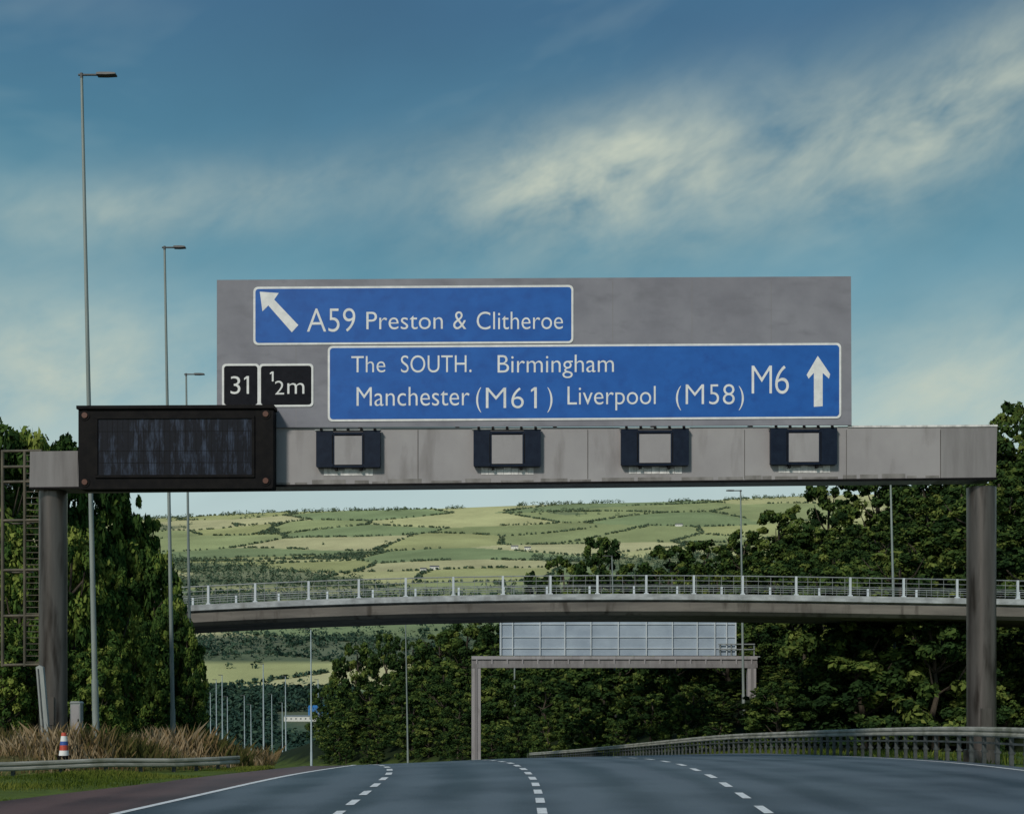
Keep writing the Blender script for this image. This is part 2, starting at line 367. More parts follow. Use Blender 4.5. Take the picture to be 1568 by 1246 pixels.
def line(fn,y0,y1,w,dz=.008,step=.5):
    ys=np.arange(y0,y1+1e-6,step)
    if len(ys)<2: ys=np.array([y0,y1])
    xs=fn(ys); vs=[];fs=[]
    for X,Y in zip(xs,ys):
        vs+=[(X-w/2,Y,base_z(X-w/2,Y)+dz),(X+w/2,Y,base_z(X+w/2,Y)+dz)]
    for i in range(len(ys)-1): fs.append((2*i,2*i+1,2*i+3,2*i+2))
    mk.add(vs,fs,'paint')
line(XW,-50,110,.20)
line(lambda q:XR(q)-.55,-50,150,.16)
for fn,ph,per,ln in((D1,22.1,2.5,1.25),(D2,21.9,2.25,1.15),(D3,22.0,3.2,1.5)):
    for k in range(-12,34):
        y0=ph+k*per; line(fn,y0,y0+ln,.17,step=ln/3)
mk.build('lane_markings')

# ------------------------------------------------------------------ main gantry
G=42.0
gan=MB()
def poly(pts,dd=G): return [(P(u,v,dd)[0],P(u,v,dd)[2]) for u,v in pts]
gan.prism(poly([(119,747),(1440,733.3),(1440,652.6),(418,655),(121,657)]),G,G+1.1,'beam')
gan.prism(poly([(1440,733.3),(1525,732.5),(1527,652),(1440,652.6)]),G,G+1.1,'beam_end')
gan.prism(poly([(45,747),(119,747),(119,690),(46,691)]),G,G+1.1,'beam_end')
gan.prism(poly([(45,749),(45,746),(1526,731),(1526,734.5)]),G-.05,G-.001,'dark')
rg=random.Random(4); u=422
while u<1436:
    w_=rg.uniform(12,55); h_=rg.uniform(3,8); u2=min(u+w_,1438); vb=746-(u-45)*.0101
    gan.prism(poly([(u,vb),(u2,vb-(u2-u)*.0101),(u2,vb-h_-(u2-u)*.0101),(u,vb-h_)]),G-.006,G-.001,'grime'); u=u2+rg.uniform(.5,18)
for u in (640,900,1140,1296,1440):
    gan.prism(quad(u-.4,658,u+.4,733,G),G-.012,G-.007,'post')
gan.prism(quad(1298,651,1527,654,G),G-.03,G-.001,'beam_pale')
for u,w in ((91,20.5),(1493,21.5)):
    X=P(u,0,43.2)[0]; r=w*43.2/F
    zb=float(ground_z(X,43.2))-.3; zt=P(0,742,G)[2]
    gan.tube((X,42.62,zb),(X,42.62,zt),r,r,'post',28)
    gan.tube((X,42.62,zb),(X,42.62,zb+.75),r*1.25,r*1.2,'post',28)
    gan.box(X-.18,X+.18,42.62-r-.03,42.62-r+.05,zb+1.2,zb+2.1,'post')
gan.build('sign_gantry')

sg=MB(); d=G-.10
sg.prism(poly([(333,655.5),(333,430),(1302,424.5),(1303,651.5)]),G-.09,G-.01,'panel')
for k in range(1,8):
    u=333+k*121; sg.prism(quad(u-.3,432,u+.3,654,G),G-.092,G-.09,'beam_end')
for u in range(400,1300,150):
    sg.box(P(u,0,G)[0]-.06,P(u,0,G)[0]+.06,G,G+.3,P(0,734,G)[2]+1.7,P(0,440,G)[2],'galv')
def plate(u0,v0,u1,v1,fill,bw=3.2,rad=7,dd=0.0,mb=None):
    mb=mb or sg
    mb.prism(rrect(u0,v0,u1,v1,d,rad),d-.012-dd,d+.005-dd,'white')
    mb.prism(rrect(u0+bw,v0+bw,u1-bw,v1-bw,d,rad-bw*.6),d-.016-dd,d-.010-dd,fill)
plate(388,438,878,527,'blue')
plate(502,527.5,1288,643,'blue',dd=.001)
tf=d-.020
def arrow(mb,pts,dd=0):
    mb.prism(poly(pts,d),tf-dd,tf+.003-dd,'white')
def one(mb,u,v0,v1,w,y,flag=4):
    mb.prism(poly([(u,v0),(u+w,v0),(u+w,v1),(u,v1),(u,v0+flag*.9),(u-flag,v0+flag*1.5),(u-flag,v0+flag*.75)],d),y,y+.003,'white')
arrow(sg,[(398,447),(427,449),(420,459),(457,498),(447,509),(411,468),(402,477)])
arrow(sg,[(1252,545),(1271,573),(1269,580),(1259.5,571),(1259.5,622),(1246,623),(1246,571),(1238,580),(1235,574)],.001)
lettering(sg,'A59',470,544,472,508,tf,weight=-.009)
lettering(sg,'Preston',561,678,477,504,tf)
lettering(sg,'&',694,714,476,504,tf)
lettering(sg,'Clitheroe',730,862,477,504,tf)
t2=tf-.001
lettering(sg,'The',538,590,545,570,t2)
lettering(sg,'SOUTH.',614,722,544,570,t2)
lettering(sg,'Birmingham',762,940,543,570,t2)
lettering(sg,'Manchester',546,719,592,621,t2)
for ch,a_,b_,c_,e_ in (('(',729,737,593,622),('M',744,775,593,625),('6',783,802,593,625),(')',838,846,593,622),
                       ('(',1035,1043,591,619),('M',1050,1078,588,619),('5',1086,1101,588,619),('8',1107,1125,588,619),(')',1131,1139,591,619)):
    lettering(sg,ch,a_,b_,c_,e_,t2,weight=-.010)
one(sg,818,593,625,4,t2,5)
lettering(sg,'Liverpool',869,1004,591,619,t2)
lettering(sg,'M',1151,1182,559,603,t2,weight=-.012); lettering(sg,'6',1187,1208,559,603,t2,weight=-.012)
sg.build('motorway_direction_sign')
jn=MB()
plate(340,557,397.5,623,'black',mb=jn,rad=6); plate(396.5,557,480,623,'black',mb=jn,rad=6,dd=.002)
t3=d-.022
lettering(jn,'3',353,368,576,603,t3); one(jn,378,576,603,3.4,t3,4)
one(jn,416.5,569,584,2.6,t3,3); lettering(jn,'2',421,435,583,604,t3); lettering(jn,'m',440,466,578,603,t3)
jn.box(P(350,0,G)[0],P(470,0,G)[0],d+.005,d+.009,P(0,580,G)[2],P(0,576,G)[2],'galv')
jn.build('junction_number_sign')

vm=MB(); dv=41.3
def vq(u0,v0,u1,v1,dd): return quad(u0,v0,u1,v1,dd,.004)
vm.prism(rrect(120,625,418,748,dv,4,.004),dv,G-.12,'dark')
vm.prism(vq(150,641,386,727,dv),dv-.008,dv-.002,'screen')
for (a,b_,c,e_) in ((146,637,390,641),(146,727,390,731),(146,641,150,727),(386,641,390,727)):
    vm.prism(vq(a,b_,c,e_,dv),dv-.05,dv-.001,'dark')
for u,v in((130,636),(407,634),(407,736),(130,738)):
    p=P(u,v,dv); vm.tube((p[0],dv-.05,p[2]),(p[0],dv+.02,p[2]),.09,.10,'orange',16)
    vm.tube((p[0],dv-.02,p[2]),(p[0],dv+.02,p[2]),.16,.16,'dark',16)
vm.prism(vq(118,621,420,626,dv),dv-.08,G-.15,'dark')
for u in np.arange(156,384,8.0):
    vm.prism(vq(u,643,u+.5,725,dv),dv-.010,dv-.008,'dark')
for v in (660,690,708):
    vm.prism(vq(152,v,384,v+.6,dv),dv-.0125,dv-.0105,'dark')
vm.box(P(200,0,dv)[0],P(230,0,dv)[0],G-.12,G+.1,P(0,700,dv)[2],P(0,690,dv)[2],'dark')
vm.box(P(330,0,dv)[0],P(360,0,dv)[0],G-.12,G+.1,P(0,700,dv)[2],P(0,690,dv)[2],'dark')
vm.build('variable_message_sign')

for (a,b_) in ((484,582),(725,828),(951,1055),(1180,1282)):
    ls=MB(); dl=G-.24; off=-(a-484)*.006
    t,bo=659+off,715+off
    w=26
    ls.prism(rrect(a,t,a+w,bo,dl,2),dl,G-.06,'navy')
    ls.prism(rrect(b_-w,t,b_,bo,dl,2),dl,G-.06,'navy')
    ls.prism(quad(a+w,t+2,b_-w,t+6,dl),dl+.02,G-.06,'navy')
    ls.prism(quad(a+w,bo-3,b_-w,bo,dl),dl+.02,G-.06,'navy')
    ls.prism(quad(a-2,t-1.6,b_+1,t,dl),dl-.02,G-.06,'galv')
    ls.prism(quad(a+w+2,t+8,b_-w-2,bo-4,dl),dl+.015,G-.06,'beam')
    for (q0,q1) in ((a+w,a+w+2),(b_-w-2,b_-w)):
        ls.prism(quad(q0,t+6,q1,bo-3,dl),dl+.01,G-.06,'navy')
    for q0,q1 in ((a+w-1.6,a+w-.4),(b_-w+.4,b_-w+1.6)):
        ls.prism(quad(q0,t+6,q1,bo-5,dl),dl-.01,dl-.001,'dark')
    for k in range(5):
        uu=a+8+k*(b_-a-16)/4; p=P(uu,t-1.6,dl); ls.box(p[0]-.04,p[0]+.04,dl-.06,dl+.02,p[2]-.03,p[2]+.04,'dark')
    for q in range(7):
        uu=a+12+q*(b_-a-34)/6.
        ls.prism(quad(uu,bo+2+1.5*((q*7)%3),uu+11,bo+13,G),G-.012-.001*(q%2),G-.008,'beam_pale')
    for uu in (a+30,b_-30):
        ls.prism(quad(uu-2,bo,uu+2,bo+4,dl),dl+.05,G-.02,'dark')
    ls.build('lane_signal')

ld=MB(); dL=43.6
for u,r in((4,.06),(38,.055),(62,.065)):
    pt=P(u,690,dL); pb=P(u,1020,dL); ld.tube(pb,pt,r,r,'rust',8)
for v in (691,715,738,797,873,943,1018):
    ld.tube(P(2,v,dL),P(64,v-1,dL),.05,.05,'rust',8)
for v in np.arange(697,1018,9.3):
    ld.tube(P(38,v,dL),P(62,v,dL),.016,.016,'rust',6)
for u in (4,38,62):
    X,Y,Z=P(u,740,dL); ld.tube((X,Y,Z),(X,Y+.75,Z),.04,.04,'rust',6)
for v in (797,873,943,1018):
    a_=P(4,v,dL); ld.tube(a_,(a_[0],dL+.75,a_[2]),.03,.03,'rust',6)
    c_=P(38,v,dL); ld.tube(c_,(c_[0],dL+.75,c_[2]),.03,.03,'rust',6); ld.tube((a_[0],dL+.75,a_[2]),(c_[0],dL+.75,c_[2]),.03,.03,'rust',6)
for v in (797,943):
    a_=P(62,v,dL); ld.tube(a_,P(91,v,43.0),.03,.03,'rust',6)
ld.build('access_ladder')

st=MB(); a_=P(73,1142,40.5); b_=P(61,1021,40.5)
st.prism([(a_[0]-.12,a_[2]-.4),(a_[0]+.12,a_[2]-.4),(b_[0]+.11,b_[2]),(b_[0],b_[2]+.06),(b_[0]-.11,b_[2])],40.45,40.6,'galv')
st.prism([(a_[0]-.06,a_[2]-.4),(a_[0]-.02,a_[2]-.4),(b_[0]-.02,b_[2]-.05),(b_[0]-.05,b_[2]-.05)],40.42,40.449,'railpost')
st.build('marker_post')
bo=MB(); X,Y,Z=P(98,1153,38.5); zg=float(ground_z(X,Y))
z0=P(0,1156,Y)[2]; z1=P(0,1121,Y)[2]; hs=[0,.22,.45,.62,.85,1]
zz=[z0+(z1-z0)*h for h in hs]; rr=[.15,.13,.115,.105,.085,.07]
bo.tube((X,Y,min(zg,z0)-.05),(X,Y,z0),.19,.19,'dark',14)
for i,k in enumerate(['white','red','bluep','white','red']): bo.tube((X,Y,zz[i]),(X,Y,zz[i+1]),rr[i],rr[i+1],k,14)
bo.build('traffic_bollard')
cb=MB(); x0=P(110,0,41.5)[0]; x1=P(125,0,41.5)[0]; z1=P(0,1076,41.5)[2]; zg=float(ground_z(x0,41.5))-.1
cb.box(x0,x1,41.35,41.65,zg,z1,'galv'); cb.prism([(x0-.02,z1),(x1+.02,z1),(x1-.03,z1+.06),(x0+.03,z1+.06)],41.32,41.68,'galv')
cb.box(x0+.03,x1-.03,41.335,41.349,zg+.5,z1-.06,'beam'); cb.box(x1-.07,x1-.045,41.32,41.334,z1-.6,z1-.5,'dark')
cb.build('roadside_cabinet')

# ------------------------------------------------------------------ barriers
def wbeam(mb,pts,prof2,mat):
    vs=[];fs=[];n=len(prof2)
    for i,(x,y,z) in enumerate(pts):
        j0=max(i-1,0); j1=min(i+1,len(pts)-1)
        dx=pts[j1][0]-pts[j0][0]; dy=pts[j1][1]-pts[j0][1]; l=math.hypot(dx,dy); nx_,ny_=-dy/l,dx/l
        for o,h in prof2: vs.append((x+nx_*o,y+ny_*o,z+h))
    for i in range(len(pts)-1):
        for k in range(n):
            a=i*n+k; b=i*n+(k+1)%n; fs.append((a,b,b+n,a+n))
    fs.append(tuple(range(n))); fs.append(tuple(range(len(pts)*n-1,len(pts)*n-n-1,-1)))
    mb.add(vs,fs,mat)
br=MB(); H=1.12
ys=list(np.arange(-30,150,1.5)); pts=[(float(XR(q))+.35,q,float(base_z(XR(q)+.35,q))) for q in ys]
W=[(.07,H-.30),(.10,H-.26),(.10,H-.20),(.05,H-.16),(.10,H-.11),(.10,H-.05),(.07,H),(.03,H),(.03,H-.30)]
wbeam(br,pts,W,'rail')
wbeam(br,pts,[(.06,H-.52),(.06,H-.46),(.0,H-.46),(.0,H-.52)],'railpost')
for q in np.arange(-30,150,1.05):
    X=float(XR(q))+.36; z=float(base_z(X,q)); br.box(X-.05,X+.06,q-.045,q+.045,z-.3,z+H-.1,'railpost')
    br.box(X-.07,X+.10,q-.06,q+.06,z+.33,z+.40,'railpost')
br.build('crash_barrier')
bl=MB(); yy=[28,31,34,36.7,38.5,40,41.3,42.2]
pts=[]
for q in yy:
    X=float(BX(q))+.25; pts.append((X,q,float(ground_z(X,q))))
H=.42
wbeam(bl,pts,[(-.07,H-.26),(-.1,H-.22),(-.1,H-.17),(-.05,H-.13),(-.1,H-.09),(-.1,H-.04),(-.07,H),(-.03,H),(-.03,H-.26)],'rail')
for i in range(len(pts)-1):
    for t in (0,.5):
        X=pts[i][0]*(1-t)+pts[i+1][0]*t; Y=pts[i][1]*(1-t)+pts[i+1][1]*t; Z=float(ground_z(X,Y)); bl.box(X-.05,X+.05,Y+.03,Y+.12,Z-.3,Z+H-.05,'railpost')
bl.build('crash_barrier')

# ------------------------------------------------------------------ overbridge
B=95.0
bu=[120,200,310,400,560,700,900,1100,1300,1470,1568,1760]; bt=[936,931,925,920.5,914.5,911,908.5,909,912,915,917,921]
uu=np.linspace(120,1760,60); vt=np.interp(uu,bu,bt); vt=np.convolve(np.pad(vt,3,mode='edge'),np.ones(7)/7,'valid')
bx=(uu-784)*B/F; bz=EYE+(1063-vt)*B/F
bg=MB()
def sweep(prof,mat):
    vs=[];n=len(prof);fs=[]
    for X,Z in zip(bx,bz):
        for o,h in prof: vs.append((X,B+o,Z+h))
    for i in range(len(bx)-1):
        for k in range(n): a=i*n+k;b=i*n+(k+1)%n; fs.append((a,a+n,b+n,b))
    fs.append(tuple(range(n))); fs.append(tuple(range(len(bx)*n-1,len(bx)*n-n-1,-1)))
    bg.add(vs,fs,mat)
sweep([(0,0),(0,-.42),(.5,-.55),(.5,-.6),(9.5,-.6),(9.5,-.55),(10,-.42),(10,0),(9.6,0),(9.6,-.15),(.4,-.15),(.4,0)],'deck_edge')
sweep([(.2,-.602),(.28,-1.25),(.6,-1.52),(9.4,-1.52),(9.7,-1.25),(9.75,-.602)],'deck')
def bzat(X): return float(np.interp(X,bx,bz))
for off in (.2,9.8):
    pu=[170,245,318,390,472,549,621,694,770,843,915,990,1063,1138,1220,1303,1385,1467,1560,1640,1720]
    for u in pu:
        X=(u-784)*B/F; z=bzat(X); bg.box(X-.08,X+.08,B+off-.06,B+off+.06,z,z+1.38,'signrib'); bg.box(X-.16,X+.16,B+off-.1,B+off+.1,z,z+.08,'signrib')
    for h,r in((1.34,.045),(.98,.025),(.66,.025),(.36,.025)):
        for i in range(len(bx)-1): bg.tube((bx[i],B+off,bz[i]+h),(bx[i+1],B+off,bz[i+1]+h),r,r,'galv',5,False)
    for X in np.arange(bx[0],bx[-1],.9):
        z=bzat(X); bg.box(X-.012,X+.012,B+off-.012,B+off+.012,z+.1,z+1.32,'galv')
for X0,X1 in((bx[0]-3,bx[0]+3),(bx[-1]-3,bx[-1]+6)):
    z=bzat((X0+X1)/2); bg.box(X0,X1,B+.3,B+9.7,-9,z-1.53,'deck')
bg.build('road_bridge')

# ------------------------------------------------------------------ second gantry (seen from behind)
g2=MB(); d2=125.0
def q2(u0,v0,u1,v1,y0,y1,mat,mb=g2): mb.prism(quad(u0,v0,u1,v1,d2,0),d2+y0,d2+y1,mat)
q2(722,1004,1160,1009,0,1.0,'beam'); q2(722,1016,1160,1022,0,1.0,'beam_end'); q2(722,1009,1160,1016,.15,.85,'beam_end')
for k in range(19):
    u=730+k*23.4; q2(u-1,1009,u+1,1016,.02,.14,'beam')
for u0,u1 in((722,736),(1145,1158)):
    X0=P(u0,0,d2)[0]; X1=P(u1,0,d2)[0]; zg=float(ground_z(X0,d2))-.5; zt=P(0,1022,d2)[2]
    g2.prism([(X0,zg),(X1,zg),(X1,zt),(X0,zt)],d2+.05,d2+.75,'beam')
    g2.prism([(X0+.3,zg),(X1-.3,zg),(X1-.3,zt),(X0+.3,zt)],d2-.02,d2+.049,'beam_end')
q2(1160,1004,1164,1006,0,1,'galv')
for u in (1103,1120,1138,1155): q2(u-.8,985,u+.8,1003.5,.1,.2,'galv')
for v in (985,993): q2(1100,v,1156,v+1.5,.0,.09,'galv')
g2.build('sign_gantry')
s2=MB()
s2.prism(quad(765,925,1097,1003,d2,0),d2+.3,d2+.4,'signback'); s2.prism(quad(1097,950,1128,1003,d2,0),d2+.31,d2+.42,'signback')
for u in (767,785,827,865,905,947,990,1030,1068,1095,1113,1127):
    s2.prism(quad(u-.8,926 if u<1097 else 951,u+.8,1003,d2,0),d2+.1,d2+.28,'signrib')
for v in (955,975,992):
    s2.prism(quad(765,v-.5,1128,v+.5,d2,0),d2+.2,d2+.299,'signrib')
s2.build('direction_sign_back')

# ------------------------------------------------------------------ street lamps
def lamp(ut,vt,ub,d,arm,scale=1.0,mat='lamp'):
    mb=MB(); top=Vector(P(ut,vt,d)); Xb=(ub-784)*d/F; zg=float(ground_z(Xb,d))
    base=Vector((Xb,d,zg-.3))
    k=base.lerp(top,.12)
    r=.105*scale
    mb.tube(base,k,r*1.25,r*1.2,mat,10); mb.tube(k,top,r,r*.5,mat,10)
    if arm!=0:
        s_=1 if arm>0 else -1; L_=abs(arm)*d/F
        e=top+Vector((s_*L_*.45,0,.0)); mb.tube(top-Vector((s_*.12,0,0)),e,.04*scale,.04*scale,'lamphead',8)
        h0=e; x1=s_*L_*.55
        pts=[(0,.035),(x1*.15,.05),(x1*.7,.05),(x1,.03),(x1,-.02),(x1*.5,-.04),(0,-.035)]
        mb.prism([(h0.x+a,h0.z+b*scale) for a,b in pts],d-.14,d+.14,'lamphead')
        mb.tube(top-Vector((0,0,.12)),top+Vector((0,0,.06)),.06*scale,.06*scale,'lamphead',8)
    mb.build('street_lamp')
lamp(125,115,148,48,53); lamp(252,379,266,62,32); lamp(285,573,293,85,28,1.1)
lamp(1362,668,1373,106.5,-26,1.2); lamp(1134,751,1139,118,-22,1.2); lamp(937,851,944,150,-14,1.3)
lamp(787,897,789,185,-11,1.4); lamp(621,950,625,215,-10,1.5); lamp(476,963,477,245,-10,1.8,'farlamp')
for u,v,dd in((403,1016,330),(437,1035,400),(340,1033,380),(331,1040,430),(374,1064,480),(384,1078,520),(348,1066,500),(487,1040,410),(416,1062,520),(432,1075,560),(322,1060,500)):
    lamp(u,v,u+1,dd,-6,2.3,'farlamp')

# ------------------------------------------------------------------ foliage
def leaf_cloud(rng,C,R,n,leaf,flat=.8,tj=.5,outw=.9,ct=None):
    K=len(C); N_=K*n
    d_=rng.normal(size=(N_,3)); d_/=np.linalg.norm(d_,axis=1)[:,None]
    rad=rng.uniform(.25,1,N_)**(.5)
    c=np.repeat(C,n,0); R_=np.repeat(R,n)
    p=c+d_*np.array([1,1,flat])*(R_*rad)[:,None]
    nrm=d_*outw+rng.normal(size=(N_,3))*.45+np.array([0,0,.25]); nrm/=np.linalg.norm(nrm,axis=1)[:,None]
    q=rng.normal(size=(N_,3)); t1=np.cross(nrm,q); t1/=np.linalg.norm(t1,axis=1)[:,None]; t2=np.cross(nrm,t1)
    l=(leaf*rng.uniform(.6,1.3,N_))[:,None]
    V=np.stack([p-t1*l,p+t2*l*.55,p+t1*l,p-t2*l*.55],1).reshape(-1,3)
    Fc=np.arange(N_*4).reshape(-1,4)
    if ct is None: ct=rng.uniform(.0,1,K)**1.3*.85
    tint=np.repeat(ct,n)+rng.normal(size=N_)*.12*tj*2
    return V,Fc,np.repeat(np.clip(tint,0,1),4)
def leafmesh(name,V,Fc,T,mats,extra=None):
    me=bpy.data.meshes.new(name)
    if extra:
        ev=np.array(extra.v); ef=[f for f in extra.f if len(f)==4]; ef=np.array(ef)
        nl=len(Fc); Fc=np.concatenate([Fc,ef+len(V)]); V=np.concatenate([V,ev]); T=np.concatenate([T,np.zeros(len(ev))])
    mesh_np(me,V,Fc)
    at=me.attributes.new('tint','FLOAT','POINT'); at.data.foreach_set('value',T.astype(np.float32))
    for k in mats: me.materials.append(M[k])
    if extra:
        mi=np.zeros(len(me.polygons),dtype=np.int32); mi[nl:]=1; me.polygons.foreach_set('material_index',mi)
    return me
def make_proto(seed,K,n,leaf,shape,mat='leaf'):
    rng=np.random.default_rng(seed); h=10.0
    C=[];R=[]
    for i in range(K):
        z=rng.uniform(.06,.97)**(.85)
        env={'round':math.sqrt(max(0,1-((z-.42)/.60)**2)),'tall':math.sqrt(max(0,1-((z-.35)/.68)**2))*.85,'bush':math.sqrt(max(0,1-((z-.3)/.75)**2))}[shape]
        a=rng.uniform(0,2*math.pi); lob=1+.18*math.sin(3*a+seed)+.12*math.sin(5*a+2*seed+z*6)
        rr=3.3*env*lob*math.sqrt(rng.uniform(.3,1)); cr=rng.uniform(.35,1.0)*(1.15-.5*z)
        C.append((rr*math.cos(a),rr*math.sin(a),z*h-cr*.4)); R.append(cr)
    C=np.array(C);R=np.array(R)
    V,Fc,T=leaf_cloud(rng,C,R,n,leaf)
    tr=MB(); tr.mats=['bark']
    prev=Vector((0,0,-.6)); rad=.26
    nodes=[prev]
    for k in range(6):
        nx_=Vector((rng.normal()*.15,rng.normal()*.15,prev.z+1.5)); tr.tube(prev,nx_,rad,rad*.82,'bark',8,False); rad*=.82; prev=nx_; nodes.append(nx_)
    for k in range(9):
        s_=nodes[int(rng.integers(2,6))]; a=rng.uniform(0,6.28); L_=rng.uniform(1.2,2.4)
        m_=s_+Vector((math.cos(a)*L_*.6,math.sin(a)*L_*.6,L_*.4)); e_=m_+Vector((math.cos(a)*L_*.4,math.sin(a)*L_*.4,L_*.7))
        tr.tube(s_,m_,.09,.06,'bark',6,False); tr.tube(m_,e_,.06,.025,'bark',6,False)
    return leafmesh('tree_proto_%d'%seed,V,Fc,T,[mat,'bark'],tr)
protos_near=[make_proto(s_,150,95,.17,sh,'nearleaf') for s_,sh in((1,'round'),(2,'tall'),(3,'round'))]
protos=[make_proto(s_,95,75,.22,sh) for s_,sh in((11,'round'),(12,'tall'),(13,'round'),(14,'bush'),(15,'round'))]
def tree(u,vtop,d,wpx,name='deciduous_tree',near=False,parent=None,maxh=30):
    X=(u-784)*d/F; zg=float(ground_z(X,d)); zt=EYE+(1063-vtop)*d/F
    h=min(max(zt-zg,2.0),maxh)
    rx=wpx*d/F/2
    me=random.choice(protos_near if near else protos)
    ob=bpy.data.objects.new(name,me); scene.collection.objects.link(ob)
    ob.location=(X,d,zg); ob.scale=(rx/3.5,rx/3.5,h/10.0); ob.rotation_euler=(0,0,random.uniform(0,6.28))
    if parent: ob.parent=parent
    return ob
for u,v,d_,w in((-70,620,66,230),(-15,640,62,180),(48,648,64,170),(105,655,66,160),(160,705,68,150),(205,752,70,120),(30,800,54,150),(110,800,55,140),
                (170,850,58,120),(237,835,68,110),(262,905,67,90),(150,980,53,100),(215,930,64,100),(285,950,66,75),(235,1010,64,80),(290,1020,65,62),(60,960,52,110),(5,960,51,120),(262,1060,64,70),
                (190,790,82,140)):
    tree(u,v+random.uniform(-6,6),d_,w,near=True)
wd=empty('woodland')
cu=[480,500,520,555,600,620,650,690,740,790,830,870,905,940,960,985,1020,1080,1120,1160,1200,1250,1300,1400,1500,1568,1750]
cv=[1075,1030,1000,978,957,962,985,957,935,890,868,845,815,825,858,850,835,830,812,790,768,742,725,700,650,600,560]
du=[480,600,700,800,900,1000,1160,1300,1568,1750]; dd_=[290,245,215,203,192,182,160,142,125,118]
u=492
while u<1740:
    vt_=float(np.interp(u,cu,cv)); d_=float(np.interp(u,du,dd_))+42+random.uniform(-4,4)
    wpx=random.uniform(9,14)*F/d_
    if u<540: wpx*=.6
    tree(u,vt_+random.uniform(-4,10),d_,wpx,'tree',parent=wd,maxh=24+(6 if u>1400 else 0))
    u+=wpx*random.uniform(.45,.65)
cnt=0
Yq=101.0
while Yq<300:
    st_=5.8+ (Yq-100)*.016
    X=float(XR(Yq))+3.5+random.uniform(0,3)
    while True:
        Yj=Yq+random.uniform(-2.2,2.2); Xj=X+random.uniform(-1.5,1.5); u=784+Xj*F/Yj
        if u>1680 or X-XR(Yq)>95: break
        X+=st_*random.uniform(.8,1.2)
        if u<500: continue
        low=None
        if u<1225 and Yj<132: low=1045 if u<1085 else (1100 if u<1178 else 1035)
        if low and (u<850 or (Yj>124 and u<1178)): continue
        if u>1172 and Yj>210: continue
        prof_v=float(np.interp(u,cu,cv)); zg=float(ground_z(Xj,Yj))
        h=random.uniform(6.5,12) if (Xj-XR(Yj))>7 else random.uniform(3.5,6.5)
        zt=zg+h; vtop=1063-(zt-EYE)*F/Yj
        vtop=max(vtop,prof_v+random.uniform(0,28))
        if low: vtop=max(vtop,low+random.uniform(0,12))
        hh=EYE+(1063-vtop)*Yj/F-zg
        if hh<1.4: continue
        tree(u,vtop,Yj,random.uniform(.75,1.05)*max(hh,4.5 if not low else 3.6)*F/Yj,'tree',parent=wd); cnt+=1
    Yq+=st_*.95
# undergrowth on the slope around the far gantry leg
for u,v,dq,wp in((1172,1060,128,60),(1190,1030,127,70),(1205,1065,121,70),(1180,1092,119,60),(1120,1050,131,75),(1140,1085,129,60),(1100,1085,127,60),(1165,1020,134,70),(1060,1080,130,70),(1130,1118,117,60),(1200,1100,112,70),(1165,1125,110,60),(1090,1120,119,50),(1020,1095,131,60)):
    tree(u,v,dq,wp,'tree',parent=wd)
print('bank trees',cnt)

def far_trees():
    rng=np.random.default_rng(5)
    def samp(n,y0,y1,u0,u1):
        Y=np.sqrt(rng.uniform(y0*y0,y1*y1,n)); u=rng.uniform(u0,u1,n); return (u-784)*Y/F,Y
    X1,Y1=samp(2400,560,1340,270,540)
    uu1=784+X1*F/Y1
    k=~((Y1>960)&(Y1<1135)&(uu1>420)&(uu1<525)); X1=X1[k];Y1=Y1[k]
    X2,Y2=samp(7500,1340,2780,180,1200)
    k=rng.uniform(0,1,len(X2))<dens(X2,Y2); X2=X2[k];Y2=Y2[k]
    X3,Y3=samp(80000,1350,3850,160,1250)
    _,e3=vor(X3,Y3); brk=np.sin(X3/57)+np.sin(Y3/49+1)
    k=(e3<6)&(brk>-1.3); X3=X3[k];Y3=Y3[k]
    X4,Y4=samp(1200,2760,3800,160,1250); k=(wn(X4,Y4)>.75)|(rng.uniform(0,1,len(X4))<.014); X4=X4[k];Y4=Y4[k]
    X5=rng.uniform(-1400,1000,500); Y5=3690+rng.uniform(-25,25,500); k=(np.sin(X5/90)+np.sin(X5/33))>-.3; X5=X5[k];Y5=Y5[k]
    X=np.concatenate([X1,X2,X3,X4,X5]);Y=np.concatenate([Y1,Y2,Y3,Y4,Y5])
    s_=np.concatenate([rng.uniform(4,7,len(X1)),rng.uniform(5,9,len(X2)),rng.uniform(2.0,3.6,len(X3)),rng.uniform(4,7,len(X4)),rng.uniform(4,8,len(X5))])
    Z=ground_z(X,Y)+s_*.7
    ct=np.clip(np.interp(Y,[500,1300,2200,2700,3700],[.15,.28,.55,.72,.85])+rng.normal(size=len(Y))*.15,0,1)  # tint rises with distance, painting haze into far foliage
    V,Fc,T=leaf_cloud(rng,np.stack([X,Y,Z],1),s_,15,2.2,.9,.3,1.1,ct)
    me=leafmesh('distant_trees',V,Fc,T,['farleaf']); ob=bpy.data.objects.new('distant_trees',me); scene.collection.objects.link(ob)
far_trees()

